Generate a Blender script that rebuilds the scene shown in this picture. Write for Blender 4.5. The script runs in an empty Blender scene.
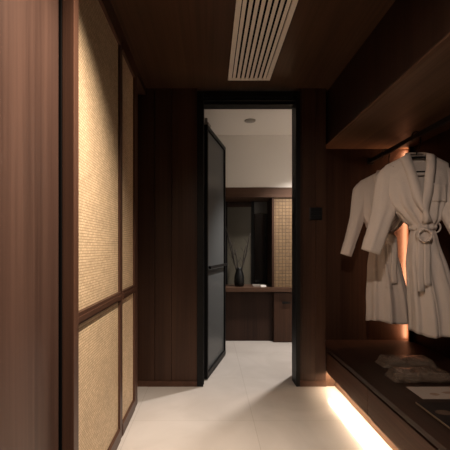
import bpy, bmesh, math, random
from math import sin, cos, pi, sqrt, asin
from mathutils import Vector, Matrix

random.seed(7)
S = bpy.context.scene
COL = S.collection

# ------------------------------------------------------------------ camera, world, lights, exposure
cam_d = bpy.data.cameras.new('camera')
cam_d.sensor_width = 36.0
cam_d.lens = 365.0 / 450.0 * 36.0
cam_d.shift_x = 15.0 / 450.0
cam_d.shift_y = 23.0 / 450.0
cam_d.clip_start = 0.02
cam = bpy.data.objects.new('camera', cam_d)
COL.objects.link(cam)
cam.location = (0, 0, 1.15)
cam.rotation_euler = (pi / 2, 0, 0)
S.camera = cam

w = bpy.data.worlds.new('world')
S.world = w
w.use_nodes = True
w.node_tree.nodes['Background'].inputs[0].default_value = (0.9, 0.75, 0.6, 1)
w.node_tree.nodes['Background'].inputs[1].default_value = 0.004

S.view_settings.view_transform = 'Standard'
S.view_settings.look = 'None'
S.view_settings.exposure = 0.0
S.view_settings.gamma = 1.0
S.view_settings.use_curve_mapping = False
try:
    S.cycles.max_bounces = 8
    S.cycles.diffuse_bounces = 5
    S.cycles.use_denoising = True
    S.cycles.sample_clamp_indirect = 4.0
    S.cycles.caustics_reflective = False
    S.cycles.caustics_refractive = False
except Exception:
    pass


def spot(name, loc, power, color, size_deg, blend, radius, aim=(0, 0, -1)):
    l = bpy.data.lights.new(name, 'SPOT')
    l.energy = power
    l.color = color
    l.spot_size = math.radians(size_deg)
    l.spot_blend = blend
    l.shadow_soft_size = radius
    o = bpy.data.objects.new(name, l)
    COL.objects.link(o)
    o.location = loc
    o.rotation_euler = Vector(aim).to_track_quat('-Z', 'Y').to_euler()
    return o


# ceiling downlight in the corridor (above the frame) and the bathroom's ceiling lamp
spot('corridor_wall_washer', (0.18, 1.15, 2.455), 330, (1.0, 0.82, 0.65), 97, 0.95, 0.03, (-0.42, 0.08, -1))
spot('corridor_downlight', (0.10, 0.30, 2.455), 95, (1.0, 0.82, 0.68), 104, 0.7, 0.06, (0.42, 0.62, -1))
spot('bathroom_downlight', (1.12, 3.80, 2.49), 215, (1.0, 0.915, 0.84), 104, 0.55, 0.05)

# ------------------------------------------------------------------ materials
MATS = {}


def new_mat(name):
    m = bpy.data.materials.new(name)
    m.use_nodes = True
    nt = m.node_tree
    b = nt.nodes['Principled BSDF']
    return m, nt, b


def plain(name, col, rough=0.5, metal=0.0, coat=0.0, spec=0.5):
    m, nt, b = new_mat(name)
    b.inputs['Base Color'].default_value = (*col, 1)
    b.inputs['Roughness'].default_value = rough
    b.inputs['Metallic'].default_value = metal
    b.inputs['Coat Weight'].default_value = coat
    b.inputs['Specular IOR Level'].default_value = spec
    # fine mottling so nothing is perfectly flat
    tc = nt.nodes.new('ShaderNodeTexCoord')
    n = nt.nodes.new('ShaderNodeTexNoise')
    n.inputs['Scale'].default_value = 14
    n.inputs['Detail'].default_value = 4
    nt.links.new(tc.outputs['Object'], n.inputs['Vector'])
    mr = nt.nodes.new('ShaderNodeMapRange')
    mr.inputs['To Min'].default_value = max(0.02, rough - 0.06)
    mr.inputs['To Max'].default_value = min(1, rough + 0.06)
    nt.links.new(n.outputs['Fac'], mr.inputs['Value'])
    nt.links.new(mr.outputs['Result'], b.inputs['Roughness'])
    MATS[name] = m
    return m


def wood(name, dark, light, axis='Z', rough=0.42, plank=None):
    """walnut veneer, grain running along axis; plank = (axis letter, width) adds board-to-board tone"""
    m, nt, b = new_mat(name)
    N = nt.nodes
    L = nt.links
    tc = N.new('ShaderNodeTexCoord')
    mp = N.new('ShaderNodeMapping')
    sc = {'X': (0.9, 55, 55), 'Y': (55, 0.9, 55), 'Z': (55, 55, 0.9)}[axis]
    mp.inputs['Scale'].default_value = sc
    L.new(tc.outputs['Object'], mp.inputs['Vector'])
    n1 = N.new('ShaderNodeTexNoise')
    n1.inputs['Scale'].default_value = 1.0
    n1.inputs['Detail'].default_value = 6
    n1.inputs['Roughness'].default_value = 0.65
    n1.inputs['Distortion'].default_value = 0.4
    L.new(mp.outputs['Vector'], n1.inputs['Vector'])
    mp2 = N.new('ShaderNodeMapping')
    s2 = {'X': (0.6, 9, 9), 'Y': (9, 0.6, 9), 'Z': (9, 9, 0.6)}[axis]
    mp2.inputs['Scale'].default_value = s2
    L.new(tc.outputs['Object'], mp2.inputs['Vector'])
    n2 = N.new('ShaderNodeTexNoise')
    n2.inputs['Scale'].default_value = 1.0
    n2.inputs['Detail'].default_value = 3
    L.new(mp2.outputs['Vector'], n2.inputs['Vector'])
    mx = N.new('ShaderNodeMath')
    mx.operation = 'MULTIPLY_ADD'
    mx.inputs[1].default_value = 0.55
    L.new(n1.outputs['Fac'], mx.inputs[0])
    h = N.new('ShaderNodeMath')
    h.operation = 'MULTIPLY'
    h.inputs[1].default_value = 0.45
    L.new(n2.outputs['Fac'], h.inputs[0])
    L.new(h.outputs[0], mx.inputs[2])
    val = mx.outputs[0]
    if plank:
        sep = N.new('ShaderNodeSeparateXYZ')
        L.new(tc.outputs['Object'], sep.inputs[0])
        dv = N.new('ShaderNodeMath')
        dv.operation = 'DIVIDE'
        dv.inputs[1].default_value = plank[1]
        L.new(sep.outputs[plank[0]], dv.inputs[0])
        fl = N.new('ShaderNodeMath')
        fl.operation = 'FLOOR'
        L.new(dv.outputs[0], fl.inputs[0])
        wn = N.new('ShaderNodeTexWhiteNoise')
        wn.noise_dimensions = '1D'
        L.new(fl.outputs[0], wn.inputs['W'])
        ad = N.new('ShaderNodeMath')
        ad.operation = 'MULTIPLY_ADD'
        ad.inputs[1].default_value = 0.16
        L.new(wn.outputs['Value'], ad.inputs[0])
        L.new(val, ad.inputs[2])
        val = ad.outputs[0]
    cr = N.new('ShaderNodeValToRGB')
    cr.color_ramp.elements[0].position = 0.32
    cr.color_ramp.elements[0].color = (*dark, 1)
    cr.color_ramp.elements[1].position = 0.72
    cr.color_ramp.elements[1].color = (*light, 1)
    L.new(val, cr.inputs['Fac'])
    L.new(cr.outputs['Color'], b.inputs['Base Color'])
    b.inputs['Roughness'].default_value = rough
    b.inputs['Specular IOR Level'].default_value = 0.22
    bp = N.new('ShaderNodeBump')
    bp.inputs['Strength'].default_value = 0.06
    bp.inputs['Distance'].default_value = 0.002
    L.new(n1.outputs['Fac'], bp.inputs['Height'])
    L.new(bp.outputs['Normal'], b.inputs['Normal'])
    MATS[name] = m
    return m


def rattan(name, c_gap, c_a, c_b, scale, squash, strength=0.5, axis='YZ'):
    """woven cane: two crossing sets of strands with an over-under pattern"""
    m, nt, b = new_mat(name)
    N = nt.nodes
    L = nt.links
    tc = N.new('ShaderNodeTexCoord')
    sep = N.new('ShaderNodeSeparateXYZ')
    L.new(tc.outputs['Object'], sep.inputs[0])
    comb = N.new('ShaderNodeCombineXYZ')
    L.new(sep.outputs[axis[0]], comb.inputs['X'])
    L.new(sep.outputs[axis[1]], comb.inputs['Y'])
    nz = N.new('ShaderNodeTexNoise')
    nz.inputs['Scale'].default_value = 9
    nz.inputs['Detail'].default_value = 3
    L.new(comb.outputs[0], nz.inputs['Vector'])
    ch = N.new('ShaderNodeTexBrick')
    ch.offset = 0.5 if axis == 'YZ' else 0.0
    ch.inputs['Scale'].default_value = scale
    ch.inputs['Mortar Size'].default_value = 0.028
    ch.inputs['Mortar Smooth'].default_value = 0.4
    ch.inputs['Brick Width'].default_value = squash
    ch.inputs['Row Height'].default_value = 0.25
    ch.inputs['Color1'].default_value = (*c_a, 1)
    ch.inputs['Color2'].default_value = (*c_b, 1)
    ch.inputs['Mortar'].default_value = (*c_gap, 1)
    L.new(comb.outputs[0], ch.inputs['Vector'])
    mixc = N.new('ShaderNodeMixRGB')
    mixc.blend_type = 'MULTIPLY'
    mixc.inputs['Fac'].default_value = 0.35
    L.new(ch.outputs['Color'], mixc.inputs['Color1'])
    L.new(nz.outputs['Fac'], mixc.inputs['Color2'])
    L.new(mixc.outputs['Color'], b.inputs['Base Color'])
    bp = N.new('ShaderNodeBump')
    bp.inputs['Strength'].default_value = strength
    bp.inputs['Distance'].default_value = 0.003
    inv = N.new('ShaderNodeMath')
    inv.operation = 'SUBTRACT'
    inv.inputs[0].default_value = 1.0
    L.new(ch.outputs['Fac'], inv.inputs[1])
    L.new(inv.outputs[0], bp.inputs['Height'])
    L.new(bp.outputs['Normal'], b.inputs['Normal'])
    b.inputs['Roughness'].default_value = 0.6
    MATS[name] = m
    return m


def emit(name, col, strength):
    m, nt, b = new_mat(name)
    b.inputs['Base Color'].default_value = (0.8, 0.8, 0.8, 1)
    b.inputs['Emission Color'].default_value = (*col, 1)
    b.inputs['Emission Strength'].default_value = strength
    return m


W_D, W_L = (0.022, 0.0098, 0.006), (0.066, 0.032, 0.019)
wood_z = wood('walnut_upright', W_D, W_L, 'Z', 0.40)
wood_plank = wood('walnut_boards', (0.026, 0.0135, 0.0105), (0.080, 0.045, 0.034), 'Z', 0.36, ('Y', 0.16))
wood_y = wood('walnut_lengthwise', W_D, W_L, 'Y', 0.52)
wood_drawer = wood('walnut_drawer', (0.034, 0.014, 0.008), (0.11, 0.050, 0.028), 'Y', 0.6)
wood_bench = wood('walnut_bench', (0.016, 0.0075, 0.0048), (0.046, 0.0225, 0.0138), 'Y', 0.45)
wood_lit_under = wood('walnut_lit_underside', (0.060, 0.032, 0.018), (0.155, 0.088, 0.052), 'Y', 0.45)  # paler walnut, the glow from below put into the colour
wood_y2 = wood('walnut_plinth', (0.060, 0.030, 0.018), (0.15, 0.08, 0.05), 'Y', 0.6)
wood_x = wood('walnut_crosswise', (0.040, 0.020, 0.013), (0.11, 0.06, 0.038), 'X', 0.40)
wood_dark = wood('walnut_dark', (0.015, 0.007, 0.005), (0.045, 0.022, 0.014), 'Z', 0.40)
wood_ceil = wood('walnut_ceiling', (0.040, 0.020, 0.012), (0.098, 0.051, 0.029), 'Y', 0.33)
wood_frame = wood('walnut_frame', (0.040, 0.019, 0.0125), (0.098, 0.048, 0.031), 'Z', 0.38)
wood_frame_y = wood('walnut_frame_rail', (0.040, 0.019, 0.0125), (0.098, 0.048, 0.031), 'Y', 0.38)
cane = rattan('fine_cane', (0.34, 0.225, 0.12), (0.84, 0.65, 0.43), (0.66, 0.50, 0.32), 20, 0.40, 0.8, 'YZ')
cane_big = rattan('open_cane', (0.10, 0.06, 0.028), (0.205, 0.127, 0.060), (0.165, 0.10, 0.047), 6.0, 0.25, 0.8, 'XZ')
black = plain('black_metal', (0.004, 0.004, 0.0045), 0.5, 0.0, spec=0.2)
black_rod = plain('black_rod_metal', (0.012, 0.011, 0.011), 0.4, 0.3)
gap_shade = plain('recess_shade', (0.0025, 0.002, 0.002), 0.9, spec=0.05)
grille_white = plain('cream_lacquer', (0.84, 0.77, 0.69), 0.5)
plaster = plain('white_plaster', (0.72, 0.68, 0.63), 0.85)
dark_glass = plain('smoked_glass', (0.012, 0.012, 0.012), 0.15)
vase_mat = plain('black_ceramic', (0.004, 0.004, 0.004), 0.4, spec=0.25)
twig_mat = plain('dry_twig', (0.014, 0.009, 0.006), 0.8)
white_soft = plain('white_paper', (0.75, 0.72, 0.68), 0.6)
white_card = plain('cream_card', (0.48, 0.40, 0.345), 0.5)
tan_print = plain('tan_print', (0.10, 0.062, 0.042), 0.6)
leather = plain('dark_leather', (0.012, 0.008, 0.008), 0.5, spec=0.25)
leather_edge = plain('pale_edge', (0.22, 0.16, 0.115), 0.5)
slipper_mat = plain('slipper_fabric', (0.22, 0.15, 0.105), 0.85)
chrome = plain('chrome', (0.6, 0.6, 0.6), 0.2, 1.0)
lamp_ring = plain('dull_grey_metal', (0.30, 0.27, 0.24), 0.5, 0.2)
led_warm = emit('led_amber', (1.0, 0.50, 0.27), 56.0)
led_floor = emit('led_warm_white', (1.0, 0.76, 0.52), 62.0)
led_counter = emit('led_niche', (1.0, 0.75, 0.5), 0.6)


def floor_mat():
    m, nt, b = new_mat('polished_stone_tile')
    N = nt.nodes
    L = nt.links
    tc = N.new('ShaderNodeTexCoord')
    mp = N.new('ShaderNodeMapping')
    mp.inputs['Location'].default_value = (-0.29 + 1.6, -2.43 + 4.0, 0)
    L.new(tc.outputs['Object'], mp.inputs['Vector'])
    br = N.new('ShaderNodeTexBrick')
    br.offset = 0.0
    br.inputs['Scale'].default_value = 1.0
    br.inputs['Brick Width'].default_value = 0.8
    br.inputs['Row Height'].default_value = 0.8
    br.inputs['Mortar Size'].default_value = 0.0016
    br.inputs['Color1'].default_value = (0.60, 0.56, 0.525, 1)
    br.inputs['Color2'].default_value = (0.585, 0.545, 0.51, 1)
    br.inputs['Mortar'].default_value = (0.46, 0.42, 0.375, 1)
    L.new(mp.outputs['Vector'], br.inputs['Vector'])
    nz = N.new('ShaderNodeTexNoise')
    nz.inputs['Scale'].default_value = 2.2
    nz.inputs['Detail'].default_value = 7
    nz.inputs['Distortion'].default_value = 1.2
    L.new(tc.outputs['Object'], nz.inputs['Vector'])
    cr = N.new('ShaderNodeValToRGB')
    cr.color_ramp.elements[0].position = 0.3
    cr.color_ramp.elements[0].color = (0.86, 0.85, 0.84, 1)
    cr.color_ramp.elements[1].position = 0.7
    cr.color_ramp.elements[1].color = (1, 1, 1, 1)
    L.new(nz.outputs['Fac'], cr.inputs['Fac'])
    mx = N.new('ShaderNodeMixRGB')
    mx.blend_type = 'MULTIPLY'
    mx.inputs['Fac'].default_value = 1
    L.new(br.outputs['Color'], mx.inputs['Color1'])
    L.new(cr.outputs['Color'], mx.inputs['Color2'])
    L.new(mx.outputs['Color'], b.inputs['Base Color'])
    b.inputs['Roughness'].default_value = 0.16
    b.inputs['Specular IOR Level'].default_value = 0.4
    return m


def frosted_mat():
    m, nt, b = new_mat('frosted_glass')
    N = nt.nodes
    L = nt.links
    b.inputs['Base Color'].default_value = (0.17, 0.18, 0.185, 1)
    b.inputs['Roughness'].default_value = 0.3
    tr = N.new('ShaderNodeBsdfTranslucent')
    tr.inputs['Color'].default_value = (0.24, 0.255, 0.26, 1)
    mx = N.new('ShaderNodeMixShader')
    mx.inputs['Fac'].default_value = 0.5
    out = N['Material Output']
    L.new(b.outputs[0], mx.inputs[1])
    L.new(tr.outputs[0], mx.inputs[2])
    L.new(mx.outputs[0], out.inputs['Surface'])
    return m


def cloth_mat():
    m, nt, b = new_mat('waffle_cotton')
    N = nt.nodes
    L = nt.links
    b.inputs['Base Color'].default_value = (0.70, 0.61, 0.55, 1)
    b.inputs['Roughness'].default_value = 0.95
    b.inputs['Sheen Weight'].default_value = 0.15
    tc = N.new('ShaderNodeTexCoord')
    v = N.new('ShaderNodeTexVoronoi')
    v.inputs['Scale'].default_value = 130
    L.new(tc.outputs['Object'], v.inputs['Vector'])
    nz = N.new('ShaderNodeTexNoise')
    nz.inputs['Scale'].default_value = 14
    nz.inputs['Detail'].default_value = 4
    L.new(tc.outputs['Object'], nz.inputs['Vector'])
    ad = N.new('ShaderNodeMath')
    ad.operation = 'MULTIPLY_ADD'
    ad.inputs[1].default_value = 0.15
    L.new(v.outputs['Distance'], ad.inputs[0])
    L.new(nz.outputs['Fac'], ad.inputs[2])
    bp = N.new('ShaderNodeBump')
    bp.inputs['Strength'].default_value = 0.35
    bp.inputs['Distance'].default_value = 0.012
    L.new(ad.outputs[0], bp.inputs['Height'])
    L.new(bp.outputs['Normal'], b.inputs['Normal'])
    return m


def plastic_mat():
    m, nt, b = new_mat('clear_plastic')
    N = nt.nodes
    L = nt.links
    b.inputs['Base Color'].default_value = (0.25, 0.185, 0.14, 1)
    b.inputs['Roughness'].default_value = 0.10
    b.inputs['Specular IOR Level'].default_value = 1.0
    b.inputs['Coat Weight'].default_value = 1.0
    b.inputs['Coat Roughness'].default_value = 0.12
    b.inputs['Coat IOR'].default_value = 1.9
    tc = N.new('ShaderNodeTexCoord')
    nz = N.new('ShaderNodeTexNoise')
    nz.inputs['Scale'].default_value = 34
    nz.inputs['Detail'].default_value = 5
    nz.inputs['Distortion'].default_value = 1.0
    L.new(tc.outputs['Object'], nz.inputs['Vector'])
    bp = N.new('ShaderNodeBump')
    bp.inputs['Strength'].default_value = 0.9
    bp.inputs['Distance'].default_value = 0.03
    L.new(nz.outputs['Fac'], bp.inputs['Height'])
    L.new(bp.outputs['Normal'], b.inputs['Normal'])
    tr = N.new('ShaderNodeBsdfTransparent')
    mx = N.new('ShaderNodeMixShader')
    mx.inputs['Fac'].default_value = 0.35
    L.new(tr.outputs[0], mx.inputs[2])
    L.new(b.outputs[0], mx.inputs[1])
    L.new(mx.outputs[0], N['Material Output'].inputs['Surface'])
    return m


M_floor = floor_mat()
M_frost = frosted_mat()
M_cloth = cloth_mat()
M_plastic = plastic_mat()
M_mirror = plain('mirror_reflection_tone', (0.075, 0.067, 0.05), 0.35)  # flat olive grey stands in for what the mirror reflects

# ------------------------------------------------------------------ mesh helpers


def box(bm, x0, x1, y0, y1, z0, z1, bev=0.0):
    vs = [bm.verts.new(p) for p in ((x0, y0, z0), (x1, y0, z0), (x1, y1, z0), (x0, y1, z0),
                                    (x0, y0, z1), (x1, y0, z1), (x1, y1, z1), (x0, y1, z1))]
    fs = [bm.faces.new([vs[i] for i in f]) for f in
          ((3, 2, 1, 0), (4, 5, 6, 7), (0, 1, 5, 4), (1, 2, 6, 5), (2, 3, 7, 6), (3, 0, 4, 7))]
    if bev > 0:
        es = list({e for f in fs for e in f.edges})
        bmesh.ops.bevel(bm, geom=es, offset=bev, segments=2, affect='EDGES', profile=0.7)


def tube(bm, pts, r, n=8, cap=True, radii=None):
    pts = [Vector(p) for p in pts]
    rings = []
    up = Vector((0, 0, 1))
    prev = None
    for i, p in enumerate(pts):
        a = pts[max(i - 1, 0)]
        b = pts[min(i + 1, len(pts) - 1)]
        t = (b - a).normalized()
        if prev is None:
            ref = up if abs(t.dot(up)) < 0.9 else Vector((1, 0, 0))
            u = t.cross(ref).normalized()
        else:
            u = (prev - t * prev.dot(t)).normalized()
        prev = u
        v = t.cross(u)
        rr = radii[i] if radii else r
        rings.append([bm.verts.new(p + u * rr * cos(2 * pi * k / n) + v * rr * sin(2 * pi * k / n)) for k in range(n)])
    for i in range(len(rings) - 1):
        for k in range(n):
            bm.faces.new((rings[i][k], rings[i][(k + 1) % n], rings[i + 1][(k + 1) % n], rings[i + 1][k]))
    if cap:
        bm.faces.new(rings[0][::-1])
        bm.faces.new(rings[-1])


def lathe(bm, prof, n=28):
    rings = []
    for r, z in prof:
        rings.append([bm.verts.new((r * cos(2 * pi * k / n), r * sin(2 * pi * k / n), z)) for k in range(n)])
    for i in range(len(rings) - 1):
        for k in range(n):
            bm.faces.new((rings[i][k], rings[i][(k + 1) % n], rings[i + 1][(k + 1) % n], rings[i + 1][k]))
    bm.faces.new(rings[0][::-1])
    bm.faces.new(rings[-1])


def obj(name, bm, mat, parent=None, smooth=False, loc=(0, 0, 0)):
    bmesh.ops.recalc_face_normals(bm, faces=bm.faces[:])
    me = bpy.data.meshes.new(name)
    bm.to_mesh(me)
    bm.free()
    if isinstance(mat, (list, tuple)):
        for x in mat:
            me.materials.append(x)
    else:
        me.materials.append(mat)
    if smooth:
        for p in me.polygons:
            p.use_smooth = True
    o = bpy.data.objects.new(name, me)
    COL.objects.link(o)
    o.location = loc
    if parent is not None:
        o.parent = parent
    return o


def bx(name, b, mat, parent=None, bev=0.0, loc=(0, 0, 0)):
    bm = bmesh.new()
    box(bm, *b, bev=bev)
    return obj(name, bm, mat, parent, loc=loc)


def tag(o, label, cat, group=None):
    o['label'] = label
    o['category'] = cat
    if group:
        o['group'] = group
    return o


def thing(name, label, cat, loc=(0, 0, 0), rz=0.0, group=None):
    o = bpy.data.objects.new(name, None)
    COL.objects.link(o)
    o.location = loc
    o.rotation_euler = (0, 0, rz)
    o.empty_display_size = 0.1
    return tag(o, label, cat, group)


def struct(o):
    o['kind'] = 'structure'
    return o


def copy_tree(o, parent=None):
    c = o.copy()
    COL.objects.link(c)
    if parent is not None:
        c.parent = parent
    for ch in list(o.children):
        copy_tree(ch, c)
    return c


# ------------------------------------------------------------------ the setting
CEIL = 2.48
struct(bx('floor', (-0.75, 2.1, -0.9, 5.1, -0.1, 0.0), M_floor))
struct(bx('ceiling', (-0.75, 1.90, -0.9, 3.20, CEIL, CEIL + 0.08), wood_ceil))
struct(bx('ceiling_bathroom', (-0.75, 2.1, 3.20, 5.1, 2.52, 2.60), plaster))
struct(bx('wall_left', (-0.75, -0.60, -0.9, 3.04, 0, CEIL), wood_dark))
struct(bx('wall_rear', (-0.60, 1.78, -0.9, -0.8, 0, CEIL), wood_dark))
struct(bx('wall_right', (1.78, 1.90, -0.9, 3.26, 0, CEIL), wood_dark))

# far wall either side of the doorway, veneer panels with shadow gaps
bm = bmesh.new()
box(bm, -0.75, -0.108, 3.06, 3.17, 0, CEIL)
for a, b in ((-0.60, -0.462), (-0.458, -0.322), (-0.318, -0.108)):
    box(bm, a, b, 3.04, 3.06, 0.0, CEIL)
struct(obj('wall_far_left', bm, wood_z))
bm = bmesh.new()
box(bm, 0.742, 0.965, 3.06, 3.30, 0, CEIL)
for a, b in ((0.742, 0.765), (0.768, 0.880), (0.883, 0.965)):
    box(bm, a, b, 3.04, 3.06, 0.0, CEIL)
struct(obj('wall_far_right', bm, wood_z))
struct(bx('wall_niche_end', (0.965, 1.78, 3.26, 3.30, 0, CEIL), wood_z))
struct(bx('baseboard_far_left', (-0.60, -0.110, 3.026, 3.04, 0, 0.045), wood_frame_y))
struct(bx('baseboard_far_right', (0.744, 0.965, 3.026, 3.04, 0, 0.045), wood_frame_y))

# bathroom shell
struct(bx('wall_bathroom_left', (-0.75, -0.55, 3.17, 5.1, 0, 2.52), plaster))
struct(bx('wall_bathroom_right', (2.0, 2.1, 3.17, 5.1, 0, 2.52), plaster))
struct(bx('wall_bathroom_front', (0.965, 2.0, 3.30, 3.36, 0, 2.52), plaster))
struct(bx('wall_bathroom_bulkhead', (-0.55, 2.0, 4.44, 4.86, 1.885, 2.52), plaster))
struct(bx('wall_bathroom_back', (-0.55, 2.0, 4.86, 5.1, 0, 2.52), wood_dark))

# ceiling line trim over the sliding doors
struct(bx('trim_track', (-0.60, -0.535, -0.8, 3.04, 2.425, CEIL), wood_frame_y))
struct(bx('trim_gap_shade', (-0.60, -0.542, 1.328, 1.384, 0, 2.425), gap_shade))  # solid black strip, the shade of the gap beside the post painted in

# doorway frame (black metal) and frosted glass door
door = bpy.data.objects.new('door_1', None)
COL.objects.link(door)
struct(door)
door['label'] = 'black framed frosted glass door standing open into the bathroom'
bm = bmesh.new()
box(bm, -0.108, -0.055, 3.025, 3.185, 0, 2.45, 0.003)
box(bm, -0.058, -0.050, 3.075, 3.165, 0, 2.36, 0.002)
jamb_l = obj('door_jamb', bm, black, door)
bm = bmesh.new()
box(bm, 0.714, 0.748, 3.025, 3.185, 0, 2.45, 0.003)
jamb_r = obj('door_jamb', bm, black, door)
bm = bmesh.new()
box(bm, -0.055, 0.714, 3.025, 3.185, 2.405, 2.45, 0.002)
box(bm, -0.055, 0.714, 3.075, 3.185, 2.36, 2.405, 0.002)
box(bm, -0.055, 0.714, 3.025, 3.050, 2.375, 2.383, 0.001)
obj('door_head', bm, black, door)
# leaf: hinge at (-0.03, 3.18), swung inward
leaf = bpy.data.objects.new('door_leaf', None)
COL.objects.link(leaf)
leaf.parent = door
leaf.location = (-0.042, 3.178, 0)
leaf.rotation_euler = (0, 0, math.atan2(0.74, 0.19))
LW = 0.76
LH0, LH1 = 0.012, 2.225
bm = bmesh.new()
box(bm, 0, 0.028, -0.022, 0.022, LH0, LH1, 0.002)
box(bm, LW - 0.028, LW, -0.022, 0.022, LH0, LH1, 0.002)
box(bm, 0.028, LW - 0.028, -0.022, 0.022, LH1 - 0.035, LH1, 0.002)
box(bm, 0.028, LW - 0.028, -0.022, 0.022, LH0, LH0 + 0.05, 0.002)
obj('leaf_frame', bm, black, leaf)
bm = bmesh.new()
box(bm, 0.026, LW - 0.026, -0.005, 0.005, LH0 + 0.045, LH1 - 0.03)
obj('glass_pane', bm, M_frost, leaf)
bm = bmesh.new()
box(bm, 0.03, LW - 0.005, -0.045, -0.028, 0.965, 0.99, 0.003)
box(bm, 0.10, 0.13, -0.030, -0.004, 0.968, 0.987, 0.001)
box(bm, LW - 0.025, LW - 0.006, -0.030, -0.021, 0.968, 0.987, 0.001)
obj('door_handle', bm, black, leaf)
bm = bmesh.new()
box(bm, 0.0, 0.09, -0.03, 0.03, LH1, LH1 + 0.02, 0.003)
box(bm, 0.02, 0.05, -0.012, 0.012, LH1 + 0.02, LH1 + 0.065, 0.003)
obj('pivot_hinge', bm, lamp_ring, leaf)

# ------------------------------------------------------------------ left side doors
t = thing('sliding_door', 'plain walnut board sliding door nearest on the left, without rattan', 'door', (-0.56, 0.5, 0.0))
bx('door_panel', (-0.02, 0.012, -1.25, 0.790, 0.012, 2.42), wood_plank, t, 0.002)
bx('edge_strip', (-0.02, 0.010, 0.790, 0.825, 0.012, 2.42), wood_plank, t, 0.001)


def rattan_door(label, y0, y1, near_w, far_w, near_proud):
    t = thing('rattan_door', label, 'door', (-0.56, y0, 0.0), 0, 'rattan doors on the left wall')
    d = y1 - y0
    bx('stile', (0.019 if near_proud else -0.03, 0.026 + near_proud, 0, near_w, 0.004, 2.42), wood_frame, t, 0.002)
    bx('stile', (-0.03, 0.026, d - far_w, d, 0.004, 2.42), wood_frame, t, 0.002)
    for nm, z0, z1 in (('bottom_rail', 0.004, 0.075), ('middle_rail', 0.838, 0.888), ('top_rail', 2.36, 2.42)):
        bm = bmesh.new()
        box(bm, -0.03, 0.030, near_w, d - far_w, z0, z1, 0.002)
        if nm == 'middle_rail':
            box(bm, 0.030, 0.036, near_w, d - far_w, z0 + 0.012, z1 - 0.016, 0.001)
        obj(nm, bm, wood_frame_y, t)
    bx('rattan_panel', (-0.004, 0.013, near_w, d - far_w, 0.075, 0.838), cane, t)
    bx('rattan_panel', (-0.004, 0.013, near_w, d - far_w, 0.888, 2.36), cane, t)
    return t


rattan_door('wide rattan door in a walnut frame, nearest the plain board door', 1.335, 2.199, 0.05, 0.028, 0.036)
rattan_door('narrow rattan door in a walnut frame, farther along beside the dark far wall', 2.201, 2.69, 0.028, 0.10, 0.0)

# ------------------------------------------------------------------ ceiling air grille
t = thing('air_grille', 'cream louvred air grille set in the wood ceiling', 'vent', (0.305, 2.2, CEIL))
GX, GY0, GY1 = 0.165, -1.15, 0.67
bm = bmesh.new()
fw = 0.030
box(bm, -GX, -GX + fw, GY0, GY1, -0.014, 0.0, 0.003)
box(bm, GX - fw, GX, GY0, GY1, -0.014, 0.0, 0.003)
box(bm, -GX + fw, GX - fw, GY1 - 0.02, GY1, -0.014, 0.0, 0.003)
box(bm, -GX + fw, GX - fw, GY0, GY0 + 0.02, -0.014, 0.0, 0.003)
obj('grille_frame', bm, grille_white, t)
bx('backing', (-GX + fw, GX - fw, GY0 + 0.02, GY1 - 0.02, -0.0015, 0.0), gap_shade, t)  # black sheet paints the shade seen between the louvres
bm = bmesh.new()
ns = 8
pw = (2 * GX - 2 * fw) / ns
for i in range(ns):
    xc = -GX + fw + pw * (i + 0.5)
    # slightly tilted blade
    vs = [(xc - pw * 0.33, -0.0115), (xc + pw * 0.26, -0.013), (xc + pw * 0.33, -0.010), (xc - pw * 0.28, -0.008)]
    a = [bm.verts.new((x, GY0 + 0.02, z)) for x, z in vs]
    b = [bm.verts.new((x, GY1 - 0.02, z)) for x, z in vs]
    for k in range(4):
        bm.faces.new((a[k], a[(k + 1) % 4], b[(k + 1) % 4], b[k]))
    bm.faces.new(a[::-1])
    bm.faces.new(b)
g = obj('louvres', bm, grille_white, t)

# ------------------------------------------------------------------ wardrobe niche on the right
XF = 0.97      # front plane
XC, ZC = 1.0, 2.035   # front and underside of the overhead cabinet
XR = 1.78      # back wall of the niche
t = thing('overhead_cabinet', 'long dark walnut cabinet overhanging the clothes rod up to the ceiling', 'cabinet', (XC, 0, ZC))
bx('cabinet_body', (0.012, XR - XC, -0.78, 3.26, 0.018, CEIL - ZC), wood_dark, t)
bx('bottom_panel', (0.012, XR - XC, -0.78, 3.26, 0.0, 0.018), wood_lit_under, t)
for i in range(4):
    a = 3.26 - 0.98 * (i + 1)
    bx('cabinet_door', (-0.006, 0.012, a + 0.0008, a + 0.9792, 0.004, CEIL - ZC - 0.004), wood_dark, t)
bx('edge_strip', (-0.008, 0.014, -0.68, 3.26, -0.004, 0.008), wood_y2, t)

tag(bx('bench_top', (XF - 0.004, XR, -0.78, 3.26, 0.300, 0.330), wood_bench, None, 0.002), 'long dark walnut bench top along the right wall under the robes', 'bench')

# drawers under the bench, each a unit with a front
seams = [3.04, 2.25, 1.46, 0.67, -0.12]
dl = ['walnut drawer under the bench at the far end by the doorway wall',
      'walnut drawer under the bench, the nearer one with the pale card above',
      'walnut drawer under the bench, third from the doorway', 'walnut drawer under the bench, closest to the viewer']
for i in range(2):
    y1, y0 = seams[i], seams[i + 1]
    t = thing('drawer_unit', dl[i], 'drawer', (XF, y0, 0.0), 0, 'drawers under the bench')
    ye = (3.26 - y0) if i == 0 else (y1 - y0)
    bx('cabinet_body', (0.030, XR - XF - 0.002, 0.0 + 0.002, ye - 0.001, 0.125, 0.300), wood_dark, t)
    bx('drawer_front', (0.002, 0.030, 0.0025, (y1 - y0) - 0.0025, 0.120, 0.282), wood_drawer, t, 0.0012)
t = thing('drawer_unit', dl[2] + ' wall', 'drawer', (XF, -0.7, 0.0), 0, 'drawers under the bench')
bx('cabinet_body', (0.030, XR - XF - 0.002, 0, 2.158, 0.125, 0.300), wood_dark, t)
bx('drawer_front', (0.002, 0.030, 0, 2.1585, 0.120, 0.282), wood_drawer, t, 0.0012)
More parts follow.
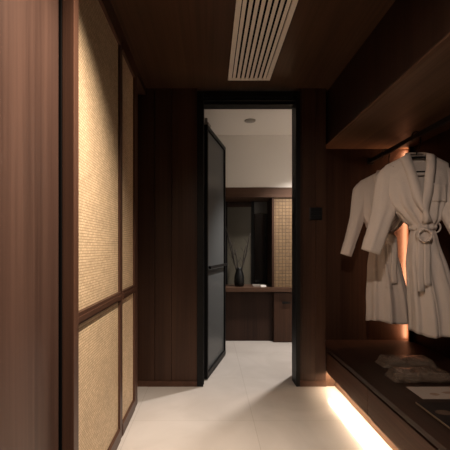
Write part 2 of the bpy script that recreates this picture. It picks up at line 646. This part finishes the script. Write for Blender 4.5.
struct(bx('trim_plinth', (1.04, 1.055, -0.7, 3.26, 0, 0.125), wood_y2))
# infill between wall end and plinth at the far end
struct(bx('trim_plinth_end', (0.965, 1.04, 3.04, 3.05, 0, 0.125), wood_y2))

# light line under the drawers
t = thing('light_strip', 'glowing warm light strip under the drawer fronts along the floor', 'light', (XF, 0, 0.12))
bm = bmesh.new()
box(bm, 0.003, 0.029, -0.5, 3.03, -0.003, 0.0)
box(bm, 0.003, 0.005, -0.5, 3.03, -0.007, -0.003)
box(bm, 0.026, 0.029, -0.5, 3.03, -0.006, -0.003)
obj('profile', bm, wood_dark, t)
bx('diffuser', (0.005, 0.026, -0.5, 3.03, -0.006, -0.003), led_floor, t)

# upright light line in the far back corner of the niche
t = thing('light_strip', 'upright amber light strip in the far corner behind the robes', 'light', (1.70, 3.212, 0.33))
bm = bmesh.new()
a = [bm.verts.new((x, y, 0.0)) for x, y in ((0.079, -0.02), (0.079, 0.026), (0.073, 0.026), (0.047, 0.0), (0.047, -0.02))]
b = [bm.verts.new((v.co.x, v.co.y, 1.703)) for v in a]
bm.faces.new(a)
bm.faces.new(b[::-1])
for k in range(5):
    bm.faces.new((a[k], a[(k + 1) % 5], b[(k + 1) % 5], b[k]))
obj('profile', bm, black, t)
bm = bmesh.new()
a = [bm.verts.new((x, y, 0.01)) for x, y in ((0.0490, 0.002), (0.0710, 0.024), (0.0700, 0.025), (0.0480, 0.003))]
b = [bm.verts.new((v.co.x, v.co.y, 1.69)) for v in a]
bm.faces.new(a)
bm.faces.new(b[::-1])
for k in range(4):
    bm.faces.new((a[k], a[(k + 1) % 4], b[(k + 1) % 4], b[k]))
dif = obj('diffuser', bm, [black, led_warm], t)
for p in dif.data.polygons:
    if p.normal.x < -0.5 and p.normal.y > 0.5 and p.area > 0.02:
        p.material_index = 1

# clothes rod
t = thing('clothes_rod', 'black clothes rod running under the overhead cabinet', 'rod', (1.43, 0, 1.925))
bx('rail', (-0.011, 0.011, -0.5, 3.245, -0.016, 0.016), black_rod, t, 0.003)
bx('wall_flange', (-0.025, 0.025, 3.245, 3.26, -0.03, 0.03), black_rod, t, 0.003)
for yy in (0.4, 1.6):
    bx('bracket', (-0.008, 0.008, yy, yy + 0.03, 0.016, 0.1095), black_rod, t)

# switch plate on the right wall of the doorway
t = thing('switch_plate', 'square black switch plate on the walnut wall right of the doorway', 'switch', (0.88, 3.04, 1.435))
bx('plate', (-0.052, 0.052, -0.010, 0.0, -0.052, 0.052), plain('switch_black', (0.006, 0.006, 0.006), 0.3), t, 0.004)
for k in (-1, 0, 1):
    bx('button', (-0.046, 0.046, -0.013, -0.010, k * 0.031 - 0.014, k * 0.031 + 0.014), black, t, 0.001)

# ------------------------------------------------------------------ robes


def sstep(a, b, x):
    x = min(1, max(0, (x - a) / (b - a)))
    return x * x * (3 - 2 * x)


def lerp_tab(tab, z):
    """tab: list of (z, values...) with z descending"""
    if z >= tab[0][0]:
        return tab[0][1:]
    for (a, b) in zip(tab, tab[1:]):
        if z >= b[0]:
            k = (a[0] - z) / (a[0] - b[0])
            k = k * k * (3 - 2 * k) * 0.5 + k * 0.5
            return tuple(p + (q - p) * k for p, q in zip(a[1:], b[1:]))
    return tab[-1][1:]


def make_robe(label, loc, rz, seed, shear=0.0, loop=True, hem=0.0, slim=1.0, length=1.28):
    rnd = random.Random(seed)
    ph = [rnd.uniform(0, 6.28) for _ in range(8)]
    t = thing('bathrobe', label, 'bathrobe', loc, rz, 'bathrobes on the clothes rod')
    TAB = [(0.0, 0.200, 0.022), (-0.12, 0.208, 0.062), (-0.28, 0.205, 0.090), (-0.37, 0.180, 0.100), (-0.46, 0.125, 0.090),
           (-0.53, 0.068, 0.060), (-0.60, 0.086, 0.072), (-0.80, 0.122, 0.092), (-1.05, 0.155, 0.105), (-1.28, 0.168, 0.115)]

    def raw(phi, zr, off=0.0):
        hw, hd = lerp_tab(TAB, zr)
        sx, cy = sin(phi), cos(phi)
        x = hw * (abs(sx) ** 0.9) * (1 if sx >= 0 else -1)
        yy = hd * cy
        low = sstep(-0.50, -0.85, zr)
        # hanging folds below the waist, gathers above it
        f = 0.17 * low * sin(9 * phi + ph[0] + 0.5 * sin(3 * zr + ph[1])) + 0.06 * low * sin(17 * phi + ph[2] + zr * 1.5)
        up = sstep(-0.12, -0.46, zr) * (1 - sstep(-0.50, -0.62, zr))
        f += 0.13 * up * sin(13 * phi + ph[3]) + 0.05 * up * sin(23 * phi + ph[4])
        k = 1 + f * 0.9
        yy *= k
        x *= 1 + f * 0.22
        x += shear * sstep(-0.34, -0.52, zr) + hem * sstep(-0.55, -1.25, zr)
        n = Vector((sx / max(hw, .03), cy / max(hd, .02), 0)).normalized()
        x += n.x * off
        yy += n.y * off
        sh = 1 - sstep(-0.0, -0.30, zr)
        z = zr - (0.024 + 0.50 * max(0, abs(x) - 0.065)) * sh
        # hem: slightly uneven
        z += 0.012 * sin(3 * phi + ph[5]) * sstep(-0.9, -1.31, zr)
        return Vector((x, yy, z))

    def xedge(zr, side):
        # distance of the front edge from the centre line, signed toward its own side
        k = min(1, max(0, zr / -0.50))
        v = 0.052 * (1 - k) + (-0.030) * k
        return v

    def phi_at(x, zr):
        hw, _ = lerp_tab(TAB, zr)
        s = max(-0.999, min(0.999, x / hw))
        s = (abs(s) ** (1 / 0.9)) * (1 if s >= 0 else -1)
        return s  # sine value

    def front(x, zr, off):
        hw, hd = lerp_tab(TAB, zr)
        a = asin(phi_at(x, zr))
        return raw(pi - a, zr, off)

    # ---- body panel (open at the front, overlapping below the waist)
    bm = bmesh.new()
    NZ, NP = 58, 100
    rows = []
    for i in range(NZ + 1):
        zr = -length * i / NZ
        aR = asin(phi_at(xedge(zr, 1), zr))          # right front edge angle from the front centre
        a0 = -(pi - aR)
        a1 = (pi - aR)
        row = []
        for j in range(NP + 1):
            phi = a0 + (a1 - a0) * j / NP
            lap = 0.010 * (j / NP) ** 6
            row.append(bm.verts.new(raw(phi, zr, lap)))
        rows.append(row)
    for i in range(NZ):
        for j in range(NP):
            bm.faces.new((rows[i][j], rows[i][j + 1], rows[i + 1][j + 1], rows[i + 1][j]))
    # shoulder seam: close the slit between front and back along each shoulder
    for j in range(NP // 2):
        a, b = rows[0][j], rows[0][NP - j]
    half = NP // 2
    # back vertex index for the same x on left/right sides
    for side in (0, 1):
        idx = range(0, half) if side == 0 else range(NP, half, -1)
        for j in idx:
            step = 1 if side == 0 else -1
            v0, v1 = rows[0][j], rows[0][j + step]
            # mirrored on the back: same |x| => angle pi - phi
            def partner(v):
                best = None
                rng = range(0, half + 1) if side == 0 else range(half, NP + 1)
                for q in rng:
                    u = rows[0][q]
                    if u.co.y > 0:
                        d = abs(u.co.x - v.co.x)
                        if best is None or d < best[0]:
                            best = (d, u)
                return best[1] if best else None
            if v0.co.y < 0 and v1.co.y < 0:
                p0, p1 = partner(v0), partner(v1)
                vs = [v0, v1]
                for p in (p1, p0):
                    if p and p not in vs:
                        vs.append(p)
                if len(vs) >= 3:
                    try:
                        bm.faces.new(vs)
                    except ValueError:
                        pass
    body = obj('body_panel', bm, M_cloth, t, True)
    md = body.modifiers.new('thick', 'SOLIDIFY')
    md.thickness = 0.006
    md.offset = 0

    # ---- sleeves
    for sgn in (-1, 1):
        bm = bmesh.new()
        C = [(0.125, 0.0, -0.120), (0.165, 0.0, -0.185), (0.182, 0.0, -0.28), (0.210, -0.005, -0.40), (0.248, -0.01, -0.52), (0.306, -0.018, -0.695)]
        A = [0.075, 0.098, 0.092, 0.078, 0.070, 0.058]
        B = [0.030, 0.036, 0.042, 0.042, 0.044, 0.046]
        NS, NR = 44, 28
        rings = []

        def interp(tab, s):
            k = s * (len(tab) - 1)
            i = min(int(k), len(tab) - 2)
            f = k - i
            if isinstance(tab[0], tuple):
                return Vector(tab[i]).lerp(Vector(tab[i + 1]), f)
            return tab[i] + (tab[i + 1] - tab[i]) * f
        for i in range(NS + 1):
            s = i / NS
            c = interp(C, s)
            d = (interp(C, min(1, s + 0.06)) - interp(C, max(0, s - 0.06))).normalized()
            u = Vector((-d.z, 0, d.x)).normalized()       # outward-up in the x-z plane
            a, b = interp(A, s), interp(B, s)
            sl = 1 - (1 - slim) * sstep(0.15, 0.6, s)
            c = c + Vector((a * (1 - sl) * 0.9, 0, 0))
            a *= sl
            ring = []
            for k in range(NR):
                th = 2 * pi * k / NR
                fo = 1 + 0.12 * sstep(0.1, 0.5, s) * sin(5 * th + ph[6] + 2 * s) + 0.07 * sin(9 * th + ph[7] - 5 * s) * s
                cuff = 1.06 if s > 0.90 else 1.0
                p = c + u * a * cos(th) * (1 + (fo - 1) * 0.4) * cuff + Vector((0, 1, 0)) * b * sin(th) * fo * cuff
                p.x *= sgn if sgn < 0 else 0.90
                if sgn > 0:
                    p.y -= 0.11 * s * s
                ring.append(bm.verts.new(p))
            rings.append(ring)
        for i in range(NS):
            for k in range(NR):
                bm.faces.new((rings[i][k], rings[i][(k + 1) % NR], rings[i + 1][(k + 1) % NR], rings[i + 1][k]))
        sl = obj('sleeve', bm, M_cloth, t, True)
        md = sl.modifiers.new('thick', 'SOLIDIFY')
        md.thickness = 0.005
        md.offset = -1

    # ---- shawl collar: band along both front edges and round the neck
    bm = bmesh.new()
    path = []
    NB = 26
    W = 0.062
    for i in range(NB + 1):
        zr = -0.50 + 0.50 * i / NB
        x = -xedge(zr, -1)
        wd = W * (0.55 + 0.45 * sstep(-0.5, -0.3, zr))
        path.append((front(x, zr, 0.012), front(x - wd * 0.55, zr, 0.020), front(x - wd, zr, 0.010)))
    for i in range(1, 12):
        k = i / 12
        ang = pi + pi * k
        cx, cyy = 0.056 * cos(ang), 0.0
        yb = 0.030 * sin(pi * k)
        path.append((Vector((cx, yb + 0.0, -0.014 + 0.010 * sin(pi * k))), Vector((cx * 1.1, yb + 0.016, -0.006 + 0.010 * sin(pi * k))), Vector((cx * 1.25, yb + 0.024, -0.036))))
    for i in range(NB, -1, -1):
        zr = -0.50 + 0.50 * i / NB
        x = xedge(zr, 1)
        wd = W * (0.55 + 0.45 * sstep(-0.5, -0.3, zr))
        path.append((front(x, zr, 0.018), front(x + wd * 0.55, zr, 0.026), front(x + wd, zr, 0.012)))
    pv = [[bm.verts.new(p) for p in tri] for tri in path]
    for a, b in zip(pv, pv[1:]):
        for k in range(2):
            bm.faces.new((a[k], a[k + 1], b[k + 1], b[k]))
    co = obj('collar', bm, M_cloth, t, True)
    md = co.modifiers.new('thick', 'SOLIDIFY')
    md.thickness = 0.007
    md.offset = 0

    # ---- breast pocket on the wearer's left (image right)
    bm = bmesh.new()
    grid = []
    for i in range(9):
        zr = -0.235 - 0.125 * i / 8
        grid.append([bm.verts.new(front(0.048 + 0.105 * j / 8, zr, 0.012 if i else 0.018)) for j in range(9)])
    for i in range(8):
        for j in range(8):
            bm.faces.new((grid[i][j], grid[i][j + 1], grid[i + 1][j + 1], grid[i + 1][j]))
    po = obj('pocket', bm, M_cloth, t, True)
    md = po.modifiers.new('thick', 'SOLIDIFY')
    md.thickness = 0.006
    md.offset = 0

    # ---- tie belt with knot, loops and hanging ends
    bm = bmesh.new()
    rr = []
    for j in range(65):
        phi = 2 * pi * j / 64
        row = []
        for zr, o in ((-0.503, 0.004), (-0.512, 0.010), (-0.530, 0.011), (-0.542, 0.006)):
            p = raw(phi, -0.52, o)
            q = raw(phi, -0.52, 0)
            row.append(bm.verts.new(Vector((p.x, p.y * 1.05, zr + 0.004 * sin(4 * phi)))))
        rr.append(row)
    for a, b in zip(rr, rr[1:]):
        for k in range(3):
            bm.faces.new((a[k], a[k + 1], b[k + 1], b[k]))
    be = obj('tie_belt', bm, M_cloth, t, True)
    md = be.modifiers.new('thick', 'SOLIDIFY')
    md.thickness = 0.006
    md.offset = 0
    yk = front(0.02, -0.52, 0.03).y

    def ribbon(pts, width_dir, w, parent, name):
        bm = bmesh.new()
        rws = []
        for i, p in enumerate(pts):
            wv = Vector(width_dir[i] if isinstance(width_dir, list) else width_dir)
            rws.append([bm.verts.new(Vector(p) + wv * w * q) for q in (-0.5, -0.17, 0.17, 0.5)])
        for a, b in zip(rws, rws[1:]):
            for k in range(3):
                bm.faces.new((a[k], a[k + 1], b[k + 1], b[k]))
        o = obj(name, bm, M_cloth, parent, True)
        m2 = o.modifiers.new('thick', 'SOLIDIFY')
        m2.thickness = 0.007
        m2.offset = 0
        return o
    # round bow loop, seen end-on, in front of the belt
    pts = [(0.004 + 0.040 * cos(2 * pi * k / 20), yk - 0.025, -0.585 + 0.040 * sin(2 * pi * k / 20)) for k in range(21)]
    if loop:
        ribbon(pts, (0, 1, 0), 0.055, be, 'bow_loop')
    # knot
    bm = bmesh.new()
    bmesh.ops.create_uvsphere(bm, u_segments=14, v_segments=9, radius=1.0, matrix=Matrix.Translation((0.006, yk - 0.004, -0.572)) @ Matrix.Diagonal((0.042, 0.022, 0.048, 1)))
    obj('knot', bm, M_cloth, be, True)
    # loose belt carrier loop at the side seam
    e = raw(pi - 1.2, -0.52, 0.012)
    pts = [(0.108 + 0.026 * cos(a), e.y - 0.02, -0.528 + 0.034 * sin(a)) for a in [2 * pi * k / 18 for k in range(19)]]
    if loop:
        ribbon(pts, (0, 1, 0), 0.014, be, 'belt_loop')
    # ends
    for (x0, x1, ln, yo) in ((-0.012, -0.012, 0.38, 0.0), (0.022, 0.028, 0.34, -0.004)):
        pts = []
        for k in range(15):
            s = k / 14
            zz = -0.575 - ln * s
            pts.append((x0 + (x1 - x0) * s + 0.004 * sin(6 * s), min(yk - 0.012, front(0.02, max(zz, -1.3), 0.0).y - 0.028) + yo, zz))
        ribbon(pts, (1, 0.12, 0), 0.044, be, 'belt_end')
    return t


def make_hanger(label, loc, rz, up=0.0):
    t = thing('coat_hanger', label, 'hanger', loc, rz, 'coat hangers on the clothes rod')
    # origin at the neck, hook goes up over the rod
    bm = bmesh.new()
    pts = [(-0.028, 0, 0.062), (-0.028, 0, 0.10)]
    pts += [(-0.028 * cos(a), 0, 0.10 + 0.028 * sin(a)) for a in [pi * k / 10 for k in range(1, 10)]]
    pts += [(0.028, 0, 0.10), (0.028, 0, 0.06), (0.020, 0, 0.040), (0.004, 0, 0.026), (0.0, 0, 0.0)]
    pts = [(a, b, c + (up + 0.01 if c > 0.05 else 0)) for a, b, c in pts]
    tube(bm, pts, 0.0045, 8)
    obj('hook', bm, black_rod, t, True)
    bm = bmesh.new()
    pts = []
    for k in range(21):
        x = -0.165 + 0.33 * k / 20
        pts.append((x, 0.0, 0.002 - 0.50 * max(0, abs(x) - 0.045) - 0.020))
    tube(bm, pts, 0.008, 8)
    obj('shoulder_bar', bm, black_rod, t, True)
    bm = bmesh.new()
    tube(bm, [(-0.175, 0.0, -0.075), (-0.175, 0.0, -0.10), (-0.14, 0, -0.118), (0.14, 0, -0.118), (0.175, 0, -0.10), (0.175, 0, -0.075)], 0.0055, 8)
    obj('trouser_bar', bm, black_rod, t, True)
    return t


ZN = 1.818
make_robe('front white cotton bathrobe with tied belt, hanging nearest on the rod', (1.43, 2.53, ZN), -0.16, 3, 0.04, True, 0.09, 1.0, 1.25)
make_robe('rear white cotton bathrobe half hidden behind the nearer one', (1.43, 2.97, ZN - 0.03), -0.10, 12, -0.03, False, 0.05, 0.72, 1.225)
make_hanger('black coat hanger inside the nearer white bathrobe', (1.43, 2.53, ZN - 0.022), -0.16, 0.022)
make_hanger('black coat hanger carrying the half hidden rear bathrobe', (1.43, 2.97, ZN - 0.052), -0.10, 0.052)

# ------------------------------------------------------------------ things on the bench
BT = 0.330


def wrapped_slippers(label, loc, rz, seed):
    rnd = random.Random(seed)
    t = thing('wrapped_slippers', label, 'slippers', loc, rz, 'wrapped slippers on the bench')
    for sgn in (-1, 1):
        bm = bmesh.new()
        n = 26
        cy = sgn * 0.037
        out = []
        for k in range(n):
            a = 2 * pi * k / n
            xx = 0.145 * cos(a)
            yy = 0.033 * sin(a) * (1 + 0.15 * cos(a)) * (1 - 0.12 * cos(2 * a))
            out.append((xx, yy + cy))
        lo = [bm.verts.new((x, y, 0.004)) for x, y in out]
        hi = [bm.verts.new((x, y, 0.016)) for x, y in out]
        bm.faces.new(lo[::-1])
        bm.faces.new(hi)
        for k in range(n):
            bm.faces.new((lo[k], lo[(k + 1) % n], hi[(k + 1) % n], hi[k]))
        # upper: arched strap over the toe half
        arcs = []
        for i in range(9):
            x = -0.01 + 0.14 * i / 8
            wv = 0.032 * sqrt(max(0.02, 1 - (max(0, x) / 0.148) ** 2))
            h = 0.030 * (1 - 0.55 * (i / 8) ** 2)
            arcs.append([bm.verts.new((x, cy - wv * cos(pi * q / 8), 0.014 + h * sin(pi * q / 8))) for q in range(9)])
        for a, b in zip(arcs, arcs[1:]):
            for q in range(8):
                bm.faces.new((a[q], a[q + 1], b[q + 1], b[q]))
        obj('slipper', bm, slipper_mat, t, True)
    # crumpled clear bag round the pair
    bm = bmesh.new()
    NU, NV = 46, 24
    rings = []
    for i in range(NU + 1):
        s = -1 + 2 * i / NU
        env = 1 - sstep(0.78, 0.97, abs(s))
        ring = []
        for k in range(NV):
            a = 2 * pi * k / NV
            ca, sa = cos(a), sin(a)
            yy = 0.080 * (abs(ca) ** 0.45) * (1 if ca > 0 else -1) * (0.93 + 0.07 * env)
            zz = (abs(sa) ** 0.5) * (1 if sa > 0 else 0.0)
            h = (0.046 * env + 0.003) * (1 + 0.10 * sin(7 * s + seed) * sin(2 * a + seed))
            z = 0.001 + zz * h + (rnd.uniform(0, 0.009) * env if sa > 0.1 else 0)
            ring.append(bm.verts.new((0.19 * s + rnd.uniform(-.002, .002), yy + rnd.uniform(-.003, .003), z)))
        rings.append(ring)
    for a, b in zip(rings, rings[1:]):
        for k in range(NV):
            bm.faces.new((a[k], a[(k + 1) % NV], b[(k + 1) % NV], b[k]))
    bm.faces.new(rings[0][::-1])
    bm.faces.new(rings[-1])
    obj('plastic_bag', bm, M_plastic, t, True)
    return t


wrapped_slippers('slippers wrapped in clear plastic, farther packet on the bench under the robes', (1.375, 2.56, BT), 0.0, 4)
wrapped_slippers('slippers wrapped in clear plastic, nearer packet beside the pale card', (1.315, 2.29, BT), -0.04, 9)

t = thing('leaflet', 'pale cream printed leaflet lying flat on the bench', 'leaflet', (1.33, 2.065, BT), 0.0)
bx('sheet', (-0.175, 0.175, -0.085, 0.085, 0.0, 0.003), white_card, t)
for (x0, x1, y0, y1) in ((-0.02, 0.06, -0.02, 0.012), (0.075, 0.15, 0.0, 0.04), (-0.10, -0.05, -0.045, -0.005), (0.02, 0.09, -0.055, -0.035)):
    bm = bmesh.new()
    n = 14
    cx, cy = (x0 + x1) / 2, (y0 + y1) / 2
    vs = [bm.verts.new((cx + (x1 - x0) / 2 * cos(2 * pi * k / n) * (1 + .2 * sin(3 * k)), cy + (y1 - y0) / 2 * sin(2 * pi * k / n), 0.0034)) for k in range(n)]
    lo = [bm.verts.new((v.co.x, v.co.y, 0.003)) for v in vs]
    bm.faces.new(vs)
    for k in range(n):
        bm.faces.new((lo[k], lo[(k + 1) % n], vs[(k + 1) % n], vs[k]))
    obj('printed_mark', bm, plain('print_brown', (0.33, 0.22, 0.16), 0.6), t)

t = thing('leather_folder', 'dark folder with a thin pale edge lying nearest on the bench', 'folder', (1.26, 1.72, BT), 0.0)
bx('cover', (-0.175, 0.175, -0.20, 0.20, 0.0, 0.010), leather, t, 0.002)
bx('edge_trim', (-0.179, -0.175, -0.20, 0.20, 0.002, 0.010), leather_edge, t)
bm = bmesh.new()
n = 24
vs = [bm.verts.new((-0.110 + 0.040 * cos(2 * pi * k / n), 0.075 + 0.028 * sin(2 * pi * k / n), 0.0112)) for k in range(n)]
lo = [bm.verts.new((v.co.x, v.co.y, 0.0098)) for v in vs]
bm.faces.new(vs)
for k in range(n):
    bm.faces.new((lo[k], lo[(k + 1) % n], vs[(k + 1) % n], vs[k]))
obj('oval_badge', bm, tan_print, t)

# ------------------------------------------------------------------ bathroom vanity wall
t = thing('counter_top', 'brown wooden counter along the bathroom back wall', 'counter', (0, 4.40, 0.62))
bx('slab', (-0.55, 2.0, 0.0, 0.46, 0.0, 0.05), wood_x, t, 0.002)
struct(bx('wall_bathroom_apron', (-0.55, 0.775, 4.52, 4.54, 0.0, 0.62), wood_dark))
t = thing('vanity_cabinet', 'walnut vanity cabinet under the right end of the counter', 'cabinet', (0.775, 4.44, 0.0))
bx('cabinet_body', (0.0, 0.60, 0.018, 0.40, 0.0, 0.62), wood_dark, t)
d = bx('cabinet_door', (0.003, 0.297, 0.0, 0.018, 0.01, 0.605), wood_z, t, 0.0015)
bx('handle', (0.10, 0.20, -0.022, -0.012, 0.475, 0.50), black, d, 0.002)
bx('handle_post', (0.11, 0.19, -0.012, 0.0, 0.480, 0.495), black, d)
d = bx('cabinet_door', (0.303, 0.597, 0.0, 0.018, 0.01, 0.605), wood_z, t, 0.0015)

struct(bx('trim_niche_header', (-0.55, 2.0, 4.43, 4.86, 1.765, 1.885), wood_x))

t = thing('rattan_cabinet', 'tall cabinet with woven rattan front at the right of the bathroom counter', 'cabinet', (0.755, 4.44, 0.67))
bm = bmesh.new()
box(bm, 0.0, 0.028, 0.0, 0.02, 0.0, 1.095, 0.001)
box(bm, 0.55, 0.59, 0.0, 0.02, 0.0, 1.095, 0.001)
obj('door_frame', bm, wood_z, t)
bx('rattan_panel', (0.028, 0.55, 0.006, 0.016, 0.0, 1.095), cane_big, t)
bx('cabinet_body', (0.0, 0.59, 0.02, 0.418, 0.0, 1.095), wood_dark, t)

# mirror and dark tall panel in the niche
t = thing('mirror', 'framed mirror, reflection painted olive grey, standing behind the vase in the counter niche', 'mirror', (0.39, 4.83, 0.67))
bx('mirror_glass', (-0.16, 0.155, 0.0, 0.01, 0.0, 1.02), M_mirror, t)
bx('mirror_frame', (0.155, 0.195, -0.012, 0.012, 0.0, 1.095), black, t)
bx('mirror_frame', (-0.19, -0.16, -0.012, 0.012, 0.0, 1.095), black, t)
bx('mirror_frame', (-0.16, 0.155, -0.012, 0.012, 1.02, 1.06), wood_dark, t)
t = thing('dark_cabinet', 'black glossy tall cabinet between the mirror and the rattan front', 'cabinet', (0.67, 4.80, 0.67))
bx('cabinet_door', (-0.085, 0.083, 0.0, 0.06, 0.0, 0.93), dark_glass, t, 0.001)
bx('lit_patch', (-0.085, 0.083, 0.005, 0.06, 0.935, 1.09), plain('lit_patch_grey', (0.10, 0.10, 0.095), 0.5), t, 0.001)  # grey painted in for the reflected light at the top

# vase and twigs
VX, VY, VZ = 0.365, 4.56, 0.67
t = bmesh.new()
lathe(t, [(0.040, 0), (0.058, 0.012), (0.064, 0.06), (0.060, 0.13), (0.044, 0.185), (0.030, 0.215), (0.034, 0.235), (0.026, 0.235), (0.022, 0.21), (0.03, 0.17), (0.03, 0.05)])
tag(obj('vase', t, vase_mat, None, True, loc=(VX, VY, VZ)), 'black rounded vase holding dry twigs on the bathroom counter', 'vase')
tw = [('longest dry twig in the black vase, leaning far left', -0.17, 0.70), ('dry twig in the black vase, leaning left below the longest one', -0.12, 0.55),
      ('dry twig in the black vase, leaning slightly left, short', -0.045, 0.40), ('dry twig in the black vase, leaning right toward the dark cabinet', 0.135, 0.60),
      ('short dry twig in the black vase, leaning slightly right', 0.085, 0.46)]
for k, (lb, dx, h) in enumerate(tw):
    bm = bmesh.new()
    pts = []
    for i in range(11):
        s = i / 10
        pts.append((dx * 0.06 + dx * s ** 1.15 + 0.006 * sin(9 * s + k), 0.006 * sin(5 * s + k * 2) + 0.006 * (k % 3 - 1) * s, 0.06 + h * s))
    tube(bm, pts, 0.004, 6, radii=[0.011 - 0.005 * i / 10 for i in range(11)])
    for i in (4, 6, 8):
        p = Vector(pts[i])
        q = p + Vector((0.05 * (1 if i % 4 else -1), 0.004, 0.07))
        tube(bm, [p, (p + q) / 2 + Vector((0, 0, -0.006)), q], 0.003, 5)
    tag(obj('twig', bm, twig_mat, None, True, loc=(VX, VY, VZ)), lb, 'twig', 'dry twigs in the vase')

# soap dish and folded face towel on the counter
t = thing('amenity_tray', 'small dark tray lying on the counter beside the rattan cabinet', 'tray', (0.640, 4.60, 0.67))
bm = bmesh.new()
box(bm, -0.10, 0.07, -0.05, 0.05, 0, 0.008, 0.002)
box(bm, -0.10, 0.07, -0.05, -0.044, 0.008, 0.02)
box(bm, -0.10, 0.07, 0.044, 0.05, 0.008, 0.02)
obj('tray_base', bm, lamp_ring, t)
bm = bmesh.new()
box(bm, -0.034, 0.034, -0.03, 0.03, 0, 0.011, 0.004)
box(bm, -0.032, 0.032, -0.028, 0.028, 0.0105, 0.022, 0.004)
tag(obj('face_towel', bm, white_soft, None, True, loc=(0.655, 4.50, 0.67)), 'small folded white face towel on the bathroom counter', 'towel')

# bathroom ceiling fitting
t = thing('ceiling_speaker', 'small round grey fitting in the white bathroom ceiling', 'ceiling fitting', (0.43, 3.92, 2.52))
bm = bmesh.new()
lathe(bm, [(0.050, -0.012), (0.058, -0.010), (0.060, 0.0), (0.040, 0.0)])
obj('outer_ring', bm, lamp_ring, t, True)
bm = bmesh.new()
lathe(bm, [(0.030, -0.018), (0.036, -0.016), (0.038, -0.012), (0.036, -0.010)])
obj('centre_disc', bm, plain('dark_disc', (0.30, 0.28, 0.25), 0.5), t, True)
